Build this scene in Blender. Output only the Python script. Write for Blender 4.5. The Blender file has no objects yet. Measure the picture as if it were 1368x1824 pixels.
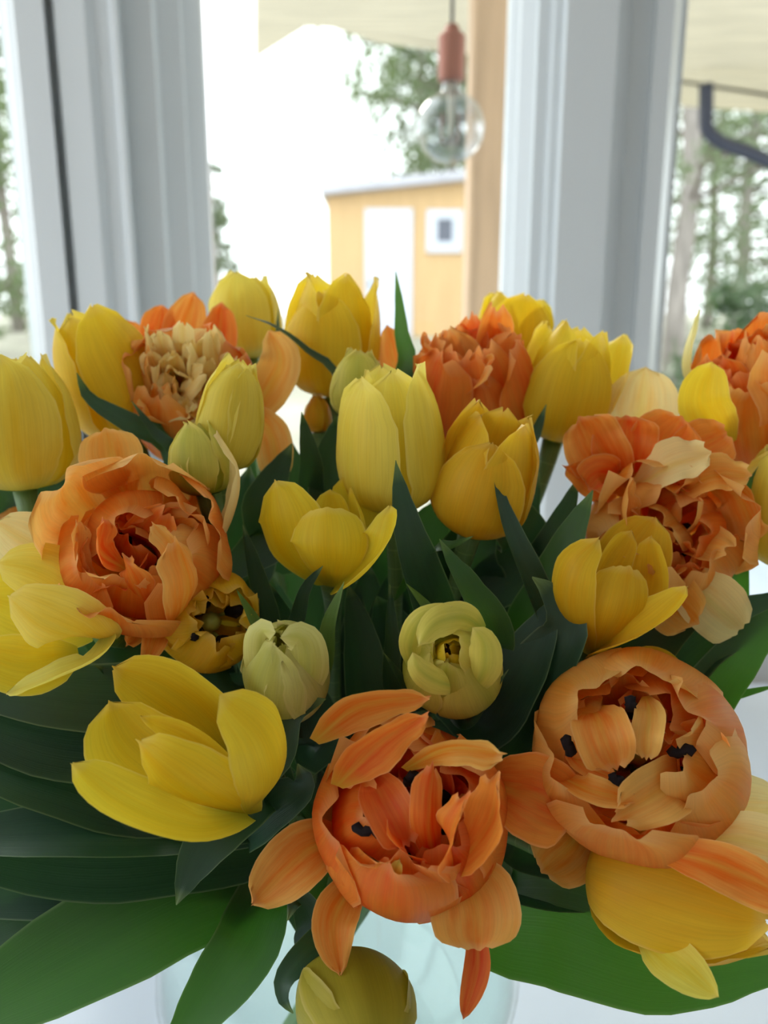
import bpy, math, random
from mathutils import Vector, Matrix
from mathutils.noise import noise as pnoise
R = random.Random(7)
PI = math.pi
# ------------------------------------------------------------------ camera
F = 1400.0                                  # focal length in pixels of the 1368x1824 frame
PITCH = math.radians(13)
CAM = Vector((0, 0, 1.18))
FW = Vector((0, math.cos(PITCH), -math.sin(PITCH)))
UP = Vector((0, math.sin(PITCH), math.cos(PITCH)))
RT = Vector((1, 0, 0))
col = bpy.context.scene.collection
sc = bpy.context.scene
cd = bpy.data.cameras.new('camera'); cam = bpy.data.objects.new('camera', cd); col.objects.link(cam)
cam.location = CAM; cam.rotation_euler = (PI / 2 - PITCH, 0, 0)
cd.sensor_fit = 'VERTICAL'; cd.sensor_height = 36; cd.lens = F / 1824 * 36
cd.clip_start = 0.02; cd.clip_end = 300
cd.dof.use_dof = True; cd.dof.focus_distance = 0.305; cd.dof.aperture_fstop = cd.lens / 3.8
sc.camera = cam
# ------------------------------------------------------------------ sky, light, exposure
w = bpy.data.worlds.new('overcast_sky'); sc.world = w; w.use_nodes = True
bg = w.node_tree.nodes['Background']
bg.inputs[0].default_value = (0.93, 0.97, 1.0, 1); bg.inputs[1].default_value = 3.0
sd = bpy.data.lights.new('sun', 'SUN'); sd.energy = 3.0; sd.angle = math.radians(18); sd.color = (1, .95, .86)
sun = bpy.data.objects.new('sun', sd); col.objects.link(sun)
sun.rotation_euler = Vector((0.22, -0.82, -0.50)).to_track_quat('-Z', 'Y').to_euler()
sc.view_settings.view_transform = 'Standard'; sc.view_settings.look = 'None'
sc.view_settings.gamma = 1; sc.view_settings.use_curve_mapping = False
sc.view_settings.exposure = 0.1
sc.cycles.max_bounces = 12; sc.cycles.diffuse_bounces = 5; sc.cycles.transparent_max_bounces = 16
sc.cycles.transmission_bounces = 8; sc.cycles.sample_clamp_indirect = 6
# ------------------------------------------------------------------ helpers
def P(px, py, d):
    """a place in the room seen at that spot of the frame, d metres in front of the lens plane"""
    return CAM + FW * d + RT * ((px - 684) / F * d) + UP * ((912 - py) / F * d)
def PY(px, py, y):
    k = (912 - py) / F
    return P(px, py, y / (FW.y + UP.y * k))
def PZ(px, py, z):
    k = (912 - py) / F
    return P(px, py, (z - CAM.z) / (FW.z + UP.z * k))
def link(name, me, mat=None, parent=None):
    o = bpy.data.objects.new(name, me); col.objects.link(o)
    if mat is not None and me is not None: me.materials.append(mat)
    if parent is not None: o.parent = parent
    return o
def empty(name, loc, label=None, cat=None, group=None):
    o = bpy.data.objects.new(name, None); col.objects.link(o); o.location = loc
    o.empty_display_size = .01
    if label: tag(o, label, cat, group)
    return o
def tag(o, label=None, cat=None, group=None, kind=None):
    if label: o['label'] = label
    if cat: o['category'] = cat
    if group: o['group'] = group
    if kind: o['kind'] = kind
    return o
class MB:
    def __init__(s): s.v = []; s.f = []; s.uv = []
    def box(s, x0, x1, y0, y1, z0, z1):
        b = len(s.v)
        s.v += [Vector(p) for p in ((x0,y0,z0),(x1,y0,z0),(x1,y1,z0),(x0,y1,z0),(x0,y0,z1),(x1,y0,z1),(x1,y1,z1),(x0,y1,z1))]
        s.f += [tuple(b + i for i in q) for q in ((3,2,1,0),(4,5,6,7),(0,1,5,4),(1,2,6,5),(2,3,7,6),(3,0,4,7))]
        return s
    def prism(s, poly, z0, z1):
        b = len(s.v); n = len(poly)
        s.v += [Vector((x, y, z0)) for x, y in poly] + [Vector((x, y, z1)) for x, y in poly]
        s.f += [tuple(b + i for i in reversed(range(n))), tuple(b + n + i for i in range(n))]
        s.f += [(b + i, b + (i + 1) % n, b + n + (i + 1) % n, b + n + i) for i in range(n)]
        return s
    def tube(s, pts, rad, seg=8, cap=True):
        b = len(s.v); n = len(pts); ref = None
        for i, p in enumerate(pts):
            t = (pts[min(i + 1, n - 1)] - pts[max(i - 1, 0)]).normalized()
            if ref is None: ref = t.orthogonal().normalized()
            ref = (ref - t * ref.dot(t)).normalized(); bi = t.cross(ref)
            r = rad[i] if hasattr(rad, '__len__') else rad
            for k in range(seg):
                a = 2 * PI * k / seg; s.v.append(p + ref * math.cos(a) * r + bi * math.sin(a) * r)
        for i in range(n - 1):
            for k in range(seg):
                k2 = (k + 1) % seg
                s.f.append((b + i*seg + k, b + i*seg + k2, b + (i+1)*seg + k2, b + (i+1)*seg + k))
        if cap:
            s.f.append(tuple(b + k for k in reversed(range(seg)))); s.f.append(tuple(b + (n-1)*seg + k for k in range(seg)))
        return s
    def lathe(s, prof, c, seg=48):
        b = len(s.v); n = len(prof)
        for r, z in prof:
            for k in range(seg):
                a = 2 * PI * k / seg; s.v.append(Vector((c[0] + r * math.cos(a), c[1] + r * math.sin(a), c[2] + z)))
        for i in range(n - 1):
            for k in range(seg):
                k2 = (k + 1) % seg
                s.f.append((b + i*seg + k, b + i*seg + k2, b + (i+1)*seg + k2, b + (i+1)*seg + k))
        return s
    def mesh(s, name, org=Vector((0, 0, 0)), smooth=False):
        me = bpy.data.meshes.new(name)
        me.from_pydata([tuple(v - org) for v in s.v], [], s.f)
        if smooth: me.polygons.foreach_set('use_smooth', [True] * len(me.polygons))
        me.update(); return me
    def build(s, name, mat, parent=None, smooth=False, kind=None):
        org = parent_org(parent)
        o = link(name, s.mesh(name, org, smooth), mat, parent)
        if kind: o['kind'] = kind
        return o
def parent_org(p):
    o = Vector((0, 0, 0))
    while p is not None:
        o = o + p.location; p = p.parent
    return o
def catmull(pts, n):
    pts = list(pts)
    if len(pts) == 2: return [pts[0].lerp(pts[1], i / n) for i in range(n + 1)]
    q = [pts[0] * 2 - pts[1]] + pts + [pts[-1] * 2 - pts[-2]]
    ln = [0]
    for i in range(1, len(pts)): ln.append(ln[-1] + (pts[i] - pts[i-1]).length)
    out = []
    for i in range(n + 1):
        s = i / n * ln[-1]; k = 0
        while k < len(pts) - 2 and s > ln[k + 1]: k += 1
        t = (s - ln[k]) / max(1e-9, ln[k + 1] - ln[k])
        a, b, c, d = q[k], q[k+1], q[k+2], q[k+3]
        out.append(.5 * ((2*b) + (c - a)*t + (2*a - 5*b + 4*c - d)*t*t + (3*b - a - 3*c + d)*t**3))
    return out
def table(tab, u):
    for (a, x), (b, y) in zip(tab, tab[1:]):
        if u <= b:
            t = (u - a) / (b - a); t = t*t*(3 - 2*t) * .4 + t * .6
            return x + (y - x) * t
    return tab[-1][1]
# ------------------------------------------------------------------ materials
def nt(name):
    m = bpy.data.materials.new(name); m.use_nodes = True
    n = m.node_tree.nodes; l = m.node_tree.links
    return m, n, l, n['Principled BSDF'], n['Material Output']
def plain(name, c, rough=.5, spec=.4, nscale=0, namt=.15, metal=0, bump=0, stretch=(1, 1, 1)):
    m, n, l, b, o = nt(name)
    b.inputs['Base Color'].default_value = (*c, 1); b.inputs['Roughness'].default_value = rough
    b.inputs['Specular IOR Level'].default_value = spec; b.inputs['Metallic'].default_value = metal
    if nscale:
        tc = n.new('ShaderNodeTexCoord'); mp = n.new('ShaderNodeMapping'); mp.inputs['Scale'].default_value = stretch
        l.new(tc.outputs['Object'], mp.inputs['Vector'])
        t = n.new('ShaderNodeTexNoise'); t.inputs['Scale'].default_value = nscale; t.inputs['Detail'].default_value = 5
        l.new(mp.outputs['Vector'], t.inputs['Vector'])
        r = n.new('ShaderNodeValToRGB')
        r.color_ramp.elements[0].position = .3; r.color_ramp.elements[1].position = .7
        r.color_ramp.elements[0].color = (*[x * (1 - namt) for x in c], 1)
        r.color_ramp.elements[1].color = (*[min(1, x * (1 + namt)) for x in c], 1)
        l.new(t.outputs['Fac'], r.inputs['Fac']); l.new(r.outputs['Color'], b.inputs['Base Color'])
        if bump:
            bp = n.new('ShaderNodeBump'); bp.inputs['Strength'].default_value = bump; bp.inputs['Distance'].default_value = .01
            l.new(t.outputs['Fac'], bp.inputs['Height']); l.new(bp.outputs['Normal'], b.inputs['Normal'])
    return m
def mixrgb(n, l, fac, a, b):
    x = n.new('ShaderNodeMix'); x.data_type = 'RGBA'
    for sock, val in ((x.inputs[0], fac), (x.inputs[6], a), (x.inputs[7], b)):
        if hasattr(val, 'links') or hasattr(val, 'is_linked'): l.new(val, sock)
        elif isinstance(val, tuple): sock.default_value = (*val, 1)
        else: sock.default_value = val
    return x.outputs[2]
def math_(n, l, op, a, b=None, c=None):
    x = n.new('ShaderNodeMath'); x.operation = op; x.use_clamp = False
    for i, v in enumerate((a, b, c)):
        if v is None: continue
        if hasattr(v, 'is_linked'): l.new(v, x.inputs[i])
        else: x.inputs[i].default_value = v
    return x.outputs[0]
def petal_mat(name, core, margin, base, streak, trans=.42, shift=0.0, rough=.48, streak_amt=.5):
    """UV: x across the petal, y from its base to its tip"""
    m, n, l, b, o = nt(name)
    uv = n.new('ShaderNodeUVMap'); uv.uv_map = 'UVMap'
    sp = n.new('ShaderNodeSeparateXYZ'); l.new(uv.outputs['UV'], sp.inputs[0])
    mp = n.new('ShaderNodeMapping'); mp.inputs['Scale'].default_value = (4.5, 1.2, 1); l.new(uv.outputs['UV'], mp.inputs['Vector'])
    oi = n.new('ShaderNodeObjectInfo')
    t = n.new('ShaderNodeTexNoise'); t.noise_dimensions = '4D'; t.inputs['Scale'].default_value = 2.2; t.inputs['Detail'].default_value = 4
    l.new(mp.outputs['Vector'], t.inputs['Vector']); l.new(math_(n, l, 'MULTIPLY', oi.outputs['Random'], 50.0), t.inputs['W'])
    mp2 = n.new('ShaderNodeMapping'); mp2.inputs['Scale'].default_value = (70, 2.0, 1); l.new(uv.outputs['UV'], mp2.inputs['Vector'])
    t2 = n.new('ShaderNodeTexNoise'); t2.inputs['Scale'].default_value = 1.0; t2.inputs['Detail'].default_value = 3
    l.new(mp2.outputs['Vector'], t2.inputs['Vector'])
    edge = math_(n, l, 'MULTIPLY', math_(n, l, 'ABSOLUTE', math_(n, l, 'SUBTRACT', sp.outputs[0], .5)), 2.0)
    k = math_(n, l, 'ADD', math_(n, l, 'MULTIPLY', edge, .75), math_(n, l, 'MULTIPLY', sp.outputs[1], .45))
    k = math_(n, l, 'ADD', k, math_(n, l, 'MULTIPLY_ADD', t.outputs['Fac'], 1.3, -.65 - .45 + shift))
    k = math_(n, l, 'ADD', k, math_(n, l, 'MULTIPLY_ADD', oi.outputs['Random'], .5, -.25))
    k = math_(n, l, 'MULTIPLY_ADD', k, 1.1, .36)
    kc = n.new('ShaderNodeClamp'); l.new(k, kc.inputs[0])
    c = mixrgb(n, l, kc.outputs[0], core, margin)
    # a paler flame up the middle vein
    s = math_(n, l, 'SUBTRACT', 1.0, math_(n, l, 'MULTIPLY', edge, 4.0)); s = math_(n, l, 'MULTIPLY', s, math_(n, l, 'SUBTRACT', 1.1, sp.outputs[1]))
    s = math_(n, l, 'MULTIPLY', math_(n, l, 'ADD', s, math_(n, l, 'MULTIPLY_ADD', t.outputs['Fac'], .8, -.4)), streak_amt * 1.6)
    scl = n.new('ShaderNodeClamp'); l.new(s, scl.inputs[0])
    c = mixrgb(n, l, scl.outputs[0], c, streak)
    bs = n.new('ShaderNodeMapRange'); bs.inputs[1].default_value = .02; bs.inputs[2].default_value = .26; bs.inputs[3].default_value = .85; bs.inputs[4].default_value = 0
    l.new(sp.outputs[1], bs.inputs[0]); c = mixrgb(n, l, bs.outputs[0], c, base)
    rim = n.new('ShaderNodeMapRange'); rim.inputs[1].default_value = .93; rim.inputs[2].default_value = 1.0; rim.inputs[3].default_value = 0; rim.inputs[4].default_value = .45
    l.new(math_(n, l, 'MAXIMUM', edge, math_(n, l, 'MULTIPLY_ADD', sp.outputs[1], 1.0, .0)), rim.inputs[0])
    c = mixrgb(n, l, rim.outputs[0], c, tuple(min(1, x * .55 + y_ * .45) for x, y_ in zip(margin, (1.0, .84, .50))))
    vein = n.new('ShaderNodeMapRange'); vein.inputs[1].default_value = .35; vein.inputs[2].default_value = .65; vein.inputs[3].default_value = .95; vein.inputs[4].default_value = 1.03
    l.new(t2.outputs['Fac'], vein.inputs[0])
    hv = n.new('ShaderNodeHueSaturation'); l.new(c, hv.inputs['Color']); l.new(vein.outputs[0], hv.inputs['Value'])
    l.new(hv.outputs[0], b.inputs['Base Color']); b.inputs['Roughness'].default_value = rough; b.inputs['Specular IOR Level'].default_value = .24
    bp = n.new('ShaderNodeBump'); bp.inputs['Strength'].default_value = .12; bp.inputs['Distance'].default_value = .0004
    l.new(t2.outputs['Fac'], bp.inputs['Height']); l.new(bp.outputs['Normal'], b.inputs['Normal'])
    tr = n.new('ShaderNodeBsdfTranslucent'); l.new(hv.outputs[0], tr.inputs['Color'])
    mx = n.new('ShaderNodeMixShader'); mx.inputs[0].default_value = trans
    l.new(b.outputs[0], mx.inputs[1]); l.new(tr.outputs[0], mx.inputs[2]); l.new(mx.outputs[0], o.inputs['Surface'])
    return m
def leaf_mat(name, c1, c2, tc_, trans=.3, rough=.38):
    m, n, l, b, o = nt(name)
    uv = n.new('ShaderNodeUVMap'); uv.uv_map = 'UVMap'
    mp = n.new('ShaderNodeMapping'); mp.inputs['Scale'].default_value = (60, 1.2, 1); l.new(uv.outputs['UV'], mp.inputs['Vector'])
    t = n.new('ShaderNodeTexNoise'); t.inputs['Scale'].default_value = 1; t.inputs['Detail'].default_value = 3; l.new(mp.outputs['Vector'], t.inputs['Vector'])
    mp3 = n.new('ShaderNodeMapping'); mp3.inputs['Scale'].default_value = (3, 1.5, 1); l.new(uv.outputs['UV'], mp3.inputs['Vector'])
    t3 = n.new('ShaderNodeTexNoise'); t3.inputs['Scale'].default_value = 2; l.new(mp3.outputs['Vector'], t3.inputs['Vector'])
    f = math_(n, l, 'ADD', math_(n, l, 'MULTIPLY', t.outputs['Fac'], .6), math_(n, l, 'MULTIPLY', t3.outputs['Fac'], .5))
    f = math_(n, l, 'MULTIPLY_ADD', f, 2.2, -.7); fc = n.new('ShaderNodeClamp'); l.new(f, fc.inputs[0])
    c = mixrgb(n, l, fc.outputs[0], c1, c2)
    sp = n.new('ShaderNodeSeparateXYZ'); l.new(uv.outputs['UV'], sp.inputs[0])
    edge = math_(n, l, 'MULTIPLY', math_(n, l, 'ABSOLUTE', math_(n, l, 'SUBTRACT', sp.outputs[0], .5)), 2.0)
    er = n.new('ShaderNodeMapRange'); er.inputs[1].default_value = .93; er.inputs[2].default_value = 1.0; er.inputs[3].default_value = 0; er.inputs[4].default_value = .6
    l.new(edge, er.inputs[0]); c = mixrgb(n, l, er.outputs[0], c, (.28, .40, .20))
    tp = n.new('ShaderNodeMapRange'); tp.inputs[1].default_value = .92; tp.inputs[2].default_value = 1.0; tp.inputs[3].default_value = 0; tp.inputs[4].default_value = .75
    l.new(sp.outputs[1], tp.inputs[0]); c = mixrgb(n, l, tp.outputs[0], c, (.30, .45, .15))
    l.new(c, b.inputs['Base Color']); b.inputs['Roughness'].default_value = rough; b.inputs['Specular IOR Level'].default_value = .5
    bp = n.new('ShaderNodeBump'); bp.inputs['Strength'].default_value = .3; bp.inputs['Distance'].default_value = .0006
    l.new(t.outputs['Fac'], bp.inputs['Height']); l.new(bp.outputs['Normal'], b.inputs['Normal'])
    tr = n.new('ShaderNodeBsdfTranslucent'); tr.inputs['Color'].default_value = (*tc_, 1)
    mx = n.new('ShaderNodeMixShader'); mx.inputs[0].default_value = trans
    l.new(b.outputs[0], mx.inputs[1]); l.new(tr.outputs[0], mx.inputs[2]); l.new(mx.outputs[0], o.inputs['Surface'])
    return m
def glass(name, tint, ior=1.45, amt=1.0, pw=4.0):
    m, n, l, b, o = nt(name)
    n.remove(b)
    t = n.new('ShaderNodeBsdfTransparent'); t.inputs[0].default_value = (*tint, 1)
    g = n.new('ShaderNodeBsdfGlossy'); g.inputs['Roughness'].default_value = .02
    lw = n.new('ShaderNodeLayerWeight'); lw.inputs['Blend'].default_value = .5
    fr = math_(n, l, 'MULTIPLY_ADD', math_(n, l, 'POWER', lw.outputs['Facing'], pw), .7, .035)
    mx = n.new('ShaderNodeMixShader'); l.new(math_(n, l, 'MULTIPLY', fr, amt), mx.inputs[0])
    l.new(t.outputs[0], mx.inputs[1]); l.new(g.outputs[0], mx.inputs[2]); l.new(mx.outputs[0], o.inputs['Surface'])
    return m
M = {}
M['white_paint'] = plain('white_paint', (.70, .74, .76), .35, .5, 6, .04, stretch=(1, 1, .1))
M['wall'] = plain('wall_paint', (.78, .78, .76), .7, .3, 8, .03)
M['floor'] = plain('floor_wood', (.50, .38, .26), .45, .4, 3, .2, stretch=(8, 1, 1))
M['table'] = plain('white_lacquer', (.68, .76, .88), .16, .5, 3, .03)
M['pane'] = glass('window_glass', (.97, .99, .98), 1.3, .8)
M['vase'] = glass('vase_glass', (.955, .985, .978), 1.45)
M['water'] = glass('water', (.93, .975, .96), 1.25, .5)
M['bulb'] = glass('bulb_glass', (.84, .86, .88), 1.5, 1.0, 1.6)
M['copper'] = plain('copper', (.34, .13, .09), .4, .5, 20, .1, metal=.4)
M['cord'] = plain('cord', (.12, .11, .11), .7)
M['filament'] = plain('filament_support', (.75, .68, .55), .4)
M['pine'] = plain('pine_post', (.62, .42, .27), .6, .3, 5, .22, stretch=(6, 6, .5))
M['porch'] = plain('porch_boards', (.86, .75, .56), .7, .2, 5, .14, stretch=(.6, 7, 1))
M['shed'] = plain('shed_ochre', (.68, .47, .25), .7, .2, 3, .08, stretch=(6, 1, .3))
M['shed_white'] = plain('shed_white', (.62, .66, .76), .6)
M['roofing'] = plain('roofing', (.50, .50, .56), .7, .2, 6, .1)
M['dark_glass'] = plain('dark_glass', (.12, .13, .17), .15)
M['pipe'] = plain('pipe', (.03, .035, .06), .45)
M['bark'] = plain('bark', (.30, .27, .25), .9, .2, 6, .35, stretch=(4, 4, .6), bump=.5)
M['foliage'] = leaf_mat('foliage', (.07, .11, .05), (.16, .20, .10), (.16, .22, .08), .3, .6)
M['shrub'] = leaf_mat('shrub', (.03, .07, .03), (.08, .15, .06), (.10, .20, .05), .3, .5)
M['twig'] = plain('twig', (.16, .13, .11), .9)
M['grass'] = plain('ground_cover', (.34, .33, .27), .95, .1, 1.2, .3)
M['deck'] = plain('deck_grey', (.40, .46, .56), .55, .3, 4, .15, stretch=(1, 6, 1))
M['stem'] = leaf_mat('stem', (.10, .20, .06), (.16, .28, .09), (.15, .30, .05), .15, .4)
M['leaf'] = leaf_mat('tulip_leaf', (.018, .055, .036), (.032, .085, .048), (.05, .16, .022), .25)
M['leaf2'] = leaf_mat('tulip_leaf_fresh', (.030, .090, .028), (.048, .130, .034), (.09, .30, .02), .40)
M['leaf_tip'] = leaf_mat('tulip_leaf_young', (.10, .20, .055), (.16, .28, .08), (.16, .34, .05), .35)
M['anther'] = plain('anther', (.012, .008, .010), .8, .2, 60, .3)
M['pistil'] = plain('pistil', (.45, .50, .12), .5)
M['yellow'] = petal_mat('yellow_petal', (.86, .57, .010), (.91, .72, .045), (.52, .48, .03), (.80, .62, .03), .48, .1)
M['yellow_pale'] = petal_mat('pale_yellow_petal', (.84, .64, .045), (.93, .82, .15), (.52, .54, .08), (.80, .72, .10), .48, .1)
M['yellow_green'] = petal_mat('green_yellow_petal', (.58, .56, .07), (.80, .72, .15), (.34, .46, .06), (.42, .50, .08), .42, .1)
M['white_green'] = petal_mat('white_green_petal', (.62, .62, .13), (.80, .79, .30), (.38, .48, .10), (.50, .56, .13), .42, .1)
M['olive'] = petal_mat('olive_petal', (.42, .38, .035), (.56, .48, .06), (.26, .30, .04), (.26, .22, .02), .4, 0)
M['amber'] = petal_mat('amber_petal', (.84, .46, .012), (.90, .62, .035), (.50, .42, .03), (.78, .52, .04), .45, .1)
M['orange'] = petal_mat('orange_petal', (.86, .105, .007), (.93, .34, .05), (.70, .40, .03), (.82, .40, .05), .42, 0)
M['orange_soft'] = petal_mat('soft_orange_petal', (.88, .20, .014), (.94, .47, .10), (.74, .46, .04), (.86, .52, .08), .42, -.1)
M['apricot'] = petal_mat('apricot_petal', (.91, .30, .022), (.95, .57, .14), (.74, .50, .05), (.88, .62, .10), .44, -.02)
M['cream'] = petal_mat('cream_petal', (.92, .58, .14), (.95, .80, .36), (.80, .62, .10), (.86, .76, .20), .44, .2)
M['red_orange'] = petal_mat('red_petal', (.76, .075, .012), (.86, .22, .04), (.60, .30, .04), (.78, .26, .04), .42, -.15)
# ------------------------------------------------------------------ room shell
FLOOR = 0.0; TOP = 0.74; WY = 1.0           # table height; window plane
XL, XR, YB, ZC = -1.9, 1.9, -2.3, 2.45
def structure(name, mb, mat, smooth=False): return mb.build(name, mat, None, smooth, 'structure')
structure('floor', MB().box(XL - .1, XR + .1, YB - .1, WY + .12, -.12, 0), M['floor'])
structure('ceiling', MB().box(XL - .1, XR + .1, YB - .1, WY + .12, ZC, ZC + .1), M['wall'])
structure('wall_back', MB().box(XL - .1, XR + .1, YB - .1, YB, 0, ZC), M['wall'])
m = MB().box(XL - .1, XL, YB, WY + .12, 0, .75).box(XL - .1, XL, YB, WY + .12, 2.2, ZC)
for y0, y1 in ((YB, -1.5), (-.3, -.15), (WY - .05, WY + .12)): m.box(XL - .1, XL, y0, y1, .75, 2.2)
structure('wall_left', m, M['wall'])
structure('wall_right', MB().box(XR, XR + .1, YB, WY + .12, 0, ZC), M['wall'])
structure('wall_front', MB().box(XL, XR, WY + .0, WY + .12, 0, .70).box(XL, XR, WY, WY + .12, 2.26, ZC), M['wall'])
kx = (1 / (FW.y + UP.y * 912 / F)) / F      # metres per pixel of the window plane along the top edge of the frame
def X(px): return (px - 684) * kx
Z0, Z1 = .70, 2.26
def moulding(name, prof):                   # prof: (pixel at the top edge, how far it stands into the room)
    poly = [(X(p) * (WY - y), WY - y) for p, y in prof] + [(X(prof[-1][0]) * (WY + .1), WY + .10), (X(prof[0][0]) * (WY + .1), WY + .10)]
    structure(name, MB().prism(poly, Z0, Z1), M['white_paint'])
moulding('trim_1', [(-6, -.07), (4, -.06), (8, -.03), (20, -.02), (22, .055), (76, .055), (80, .02), (91, .02), (94, .05), (148, .05), (166, .038),
                    (190, .038), (198, .052), (206, .052), (214, .018), (268, .018), (276, -.012), (318, -.025), (322, -.05), (356, -.065), (360, -.09)])
moulding('trim_2', [(905, -.09), (909, -.065), (926, -.05), (930, -.02), (957, .0), (961, .018), (982, .018), (990, .034), (1004, .034), (1012, .055), (1104, .055),
                    (1122, .028), (1130, .018), (1166, .018), (1172, .034), (1204, .034), (1212, -.02), (1218, -.05), (1226, -.05)])
moulding('trim_3', [(-1100, .05), (-1020, .05), (-1000, -.05)])
moulding('trim_4', [(2040, -.05), (2060, .05), (2140, .05)])
for i, (a, b) in enumerate(((-1000, -10), (352, 914), (1230, 2040)), 1):
    wo = MB().box(X(a), X(b), WY - .02, WY + .10, Z0, .775).box(X(a), X(b), WY - .02, WY + .10, 2.19, Z1).build('window_%d' % i, M['white_paint'], None, False, 'structure')
    MB().box(X(a) - .005, X(b) + .005, WY + .058, WY + .062, .77, 2.195).build('pane', M['pane'], wo)
# ------------------------------------------------------------------ outdoors
mg = MB()
nx, ny = 24, 26
for j in range(ny + 1):
    for i in range(nx + 1):
        x = -26 + 52 * i / nx; y = 1.1 + 42 * (j / ny) ** 1.6
        z = -.20 + 1.32 * min(1, max(0, (y - 5.0) / 7)) ** 1.1 + .03 * max(0, y - 13) + .05 * pnoise(Vector((x * .4, y * .4, 0)))
        mg.v.append(Vector((x, y, z)))
for j in range(ny):
    for i in range(nx):
        a = j * (nx + 1) + i; mg.f.append((a, a + 1, a + nx + 2, a + nx + 1))
structure('ground', mg, M['grass'], True)
deck = MB().box(-2.6, 3.2, 1.14, 4.6, -.14, -.05).build('deck', M['bark'], None, False, 'structure')
pm = MB().box(-2.6, 3.2, -.055, .055, -.05, -.02).mesh('plank'); pm.materials.append(M['deck'])
for k in range(29):
    o = bpy.data.objects.new('plank', pm); col.objects.link(o); o.parent = deck; o.location = (0, 1.2 + k * .118, 0)
# porch roof seen from below
ZP = CAM.z + 1.30
out = [(455, 105), (545, 48), (592, 50), (672, 76), (840, 98), (910, 130), (1222, 190), (1368, 200), (1700, 215)]
poly = [PZ(x, y, ZP).xy[:] for x, y in out]
q0 = PZ(456, -60, ZP); q1 = PZ(420, -500, ZP)
poly = [(q1.x, 1.14), (q1.x, q1.y), (q0.x, q0.y)] + [(x, y) for x, y in poly] + [(3.4, poly[-1][1]), (3.4, 1.14)]
pr = MB().prism(poly, ZP, ZP + .10).build('porch_roof', M['porch'])
tag(pr, 'pale beige boarded porch roof overhanging outside the window', 'roof')
# wooden porch post
pL, pR_ = PY(836, 300, 2.05), PY(905, 300, 2.05)
po = empty('porch_post', ((pL.x + pR_.x) / 2, 2.05 + .05, -.02), 'reddish wooden porch post just outside the middle window', 'post')
hw = (pR_.x - pL.x) / 2
c = po.location
MB().prism([(c.x - hw, c.y - .045), (c.x - hw + .008, c.y - .05), (c.x + hw - .008, c.y - .05), (c.x + hw, c.y - .045), (c.x + hw, c.y + .05), (c.x - hw, c.y + .05)], -.02, ZP).build('shaft', M['pine'], po)
MB().box(c.x - hw - .01, c.x + hw + .01, c.y - .06, c.y + .06, -.02, .06).build('foot', M['pine'], po)
# pendant lamp
ly = 1.32
ls = PY(805, 62, ly); lb = PY(805, 145, ly); gc = PY(803, 228, ly)
gr = .052
la = empty('pendant_lamp', Vector((ls.x, ly, ZP)), 'bare globe bulb hanging from a copper socket on a thin cord', 'lamp')
MB().tube([Vector((ls.x, ly, ZP)), Vector((ls.x, ly, ls.z))], .0028, 8).build('cord', M['cord'], la, True)
sr = .0205
MB().lathe([(.003, ls.z + .016), (.010, ls.z + .012), (.013, ls.z + .002), (sr - .002, ls.z), (sr, ls.z - .003), (sr, lb.z + .002), (sr - .002, lb.z), (.001, lb.z)], (ls.x, ly, 0), 32).build('socket', M['copper'], la, False)
prof = [(.013, lb.z), (.014, lb.z - .012)]
nb = gc.z
for k in range(3, 33):
    a = PI * k / 32.0
    prof.append((max(.0005, gr * math.sin(a)), nb + gr * math.cos(a)))
prof = [p for i, p in enumerate(prof) if i < 1 or i > 1 or p[1] > prof[2][1]]
bo = MB().lathe(prof, (ls.x, ly, 0), 40).build('bulb', M['bulb'], la, True)
MB().tube([Vector((ls.x, ly, lb.z)), Vector((ls.x, ly, gc.z + .01)), Vector((ls.x, ly, gc.z - .012))], [.006, .004, .002], 8).build('filament_support', M['filament'], bo, True)
for s_ in (-1, 1):
    MB().tube([Vector((ls.x + s_ * .012, ly, gc.z + .022)), Vector((ls.x + s_ * .014, ly, gc.z)), Vector((ls.x + s_ * .012, ly, gc.z - .022))], .0012, 6).build('filament', M['copper'], bo, True)
# shed
SY = 12.5
def S(px, py): return PY(px, py, SY)
sx0, sx1 = S(586, 450).x, S(930, 450).x
zg = 1.1
zl, zr = S(586, 350).z, S(930, 312).z
sh = empty('garden_shed', ((sx0 + sx1) / 2, SY, zg), 'small ochre garden shed with white door and square window', 'shed')
m = MB(); D = 2.4
m.v = [Vector(p) for p in ((sx0, SY, zg - .3), (sx1, SY, zg - .3), (sx1, SY + D, zg - .3), (sx0, SY + D, zg - .3), (sx0, SY, zl), (sx1, SY, zr), (sx1, SY + D, zr), (sx0, SY + D, zl))]
m.f = [(3,2,1,0),(4,5,6,7),(0,1,5,4),(1,2,6,5),(2,3,7,6),(3,0,4,7)]
wallo = m.build('wall', M['shed'], sh)
nbt = 22
for k in range(nbt + 1):
    x = sx0 + (sx1 - sx0) * k / nbt; zt = zl + (zr - zl) * k / nbt
    MB().box(x - .018, x + .018, SY - .018, SY, zg - .3, zt).build('batten', M['shed'], wallo)
m = MB(); ov = .1
m.v = [Vector(p) for p in ((sx0 - ov, SY - .25, zl - .0), (sx1 + ov, SY - .25, zr), (sx1 + ov, SY + D + .2, zr), (sx0 - ov, SY + D + .2, zl),
                           (sx0 - ov, SY - .25, zl + .13), (sx1 + ov, SY - .25, zr + .13), (sx1 + ov, SY + D + .2, zr + .13), (sx0 - ov, SY + D + .2, zl + .13))]
m.f = [(3,2,1,0),(4,5,6,7),(0,1,5,4),(1,2,6,5),(2,3,7,6),(3,0,4,7)]
m.build('roof', M['roofing'], sh)
a, b = S(650, 372), S(735, 372)
dr = MB().box(a.x, b.x, SY - .06, SY + .01, zg - .25, a.z).build('door', M['shed_white'], sh)
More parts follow.
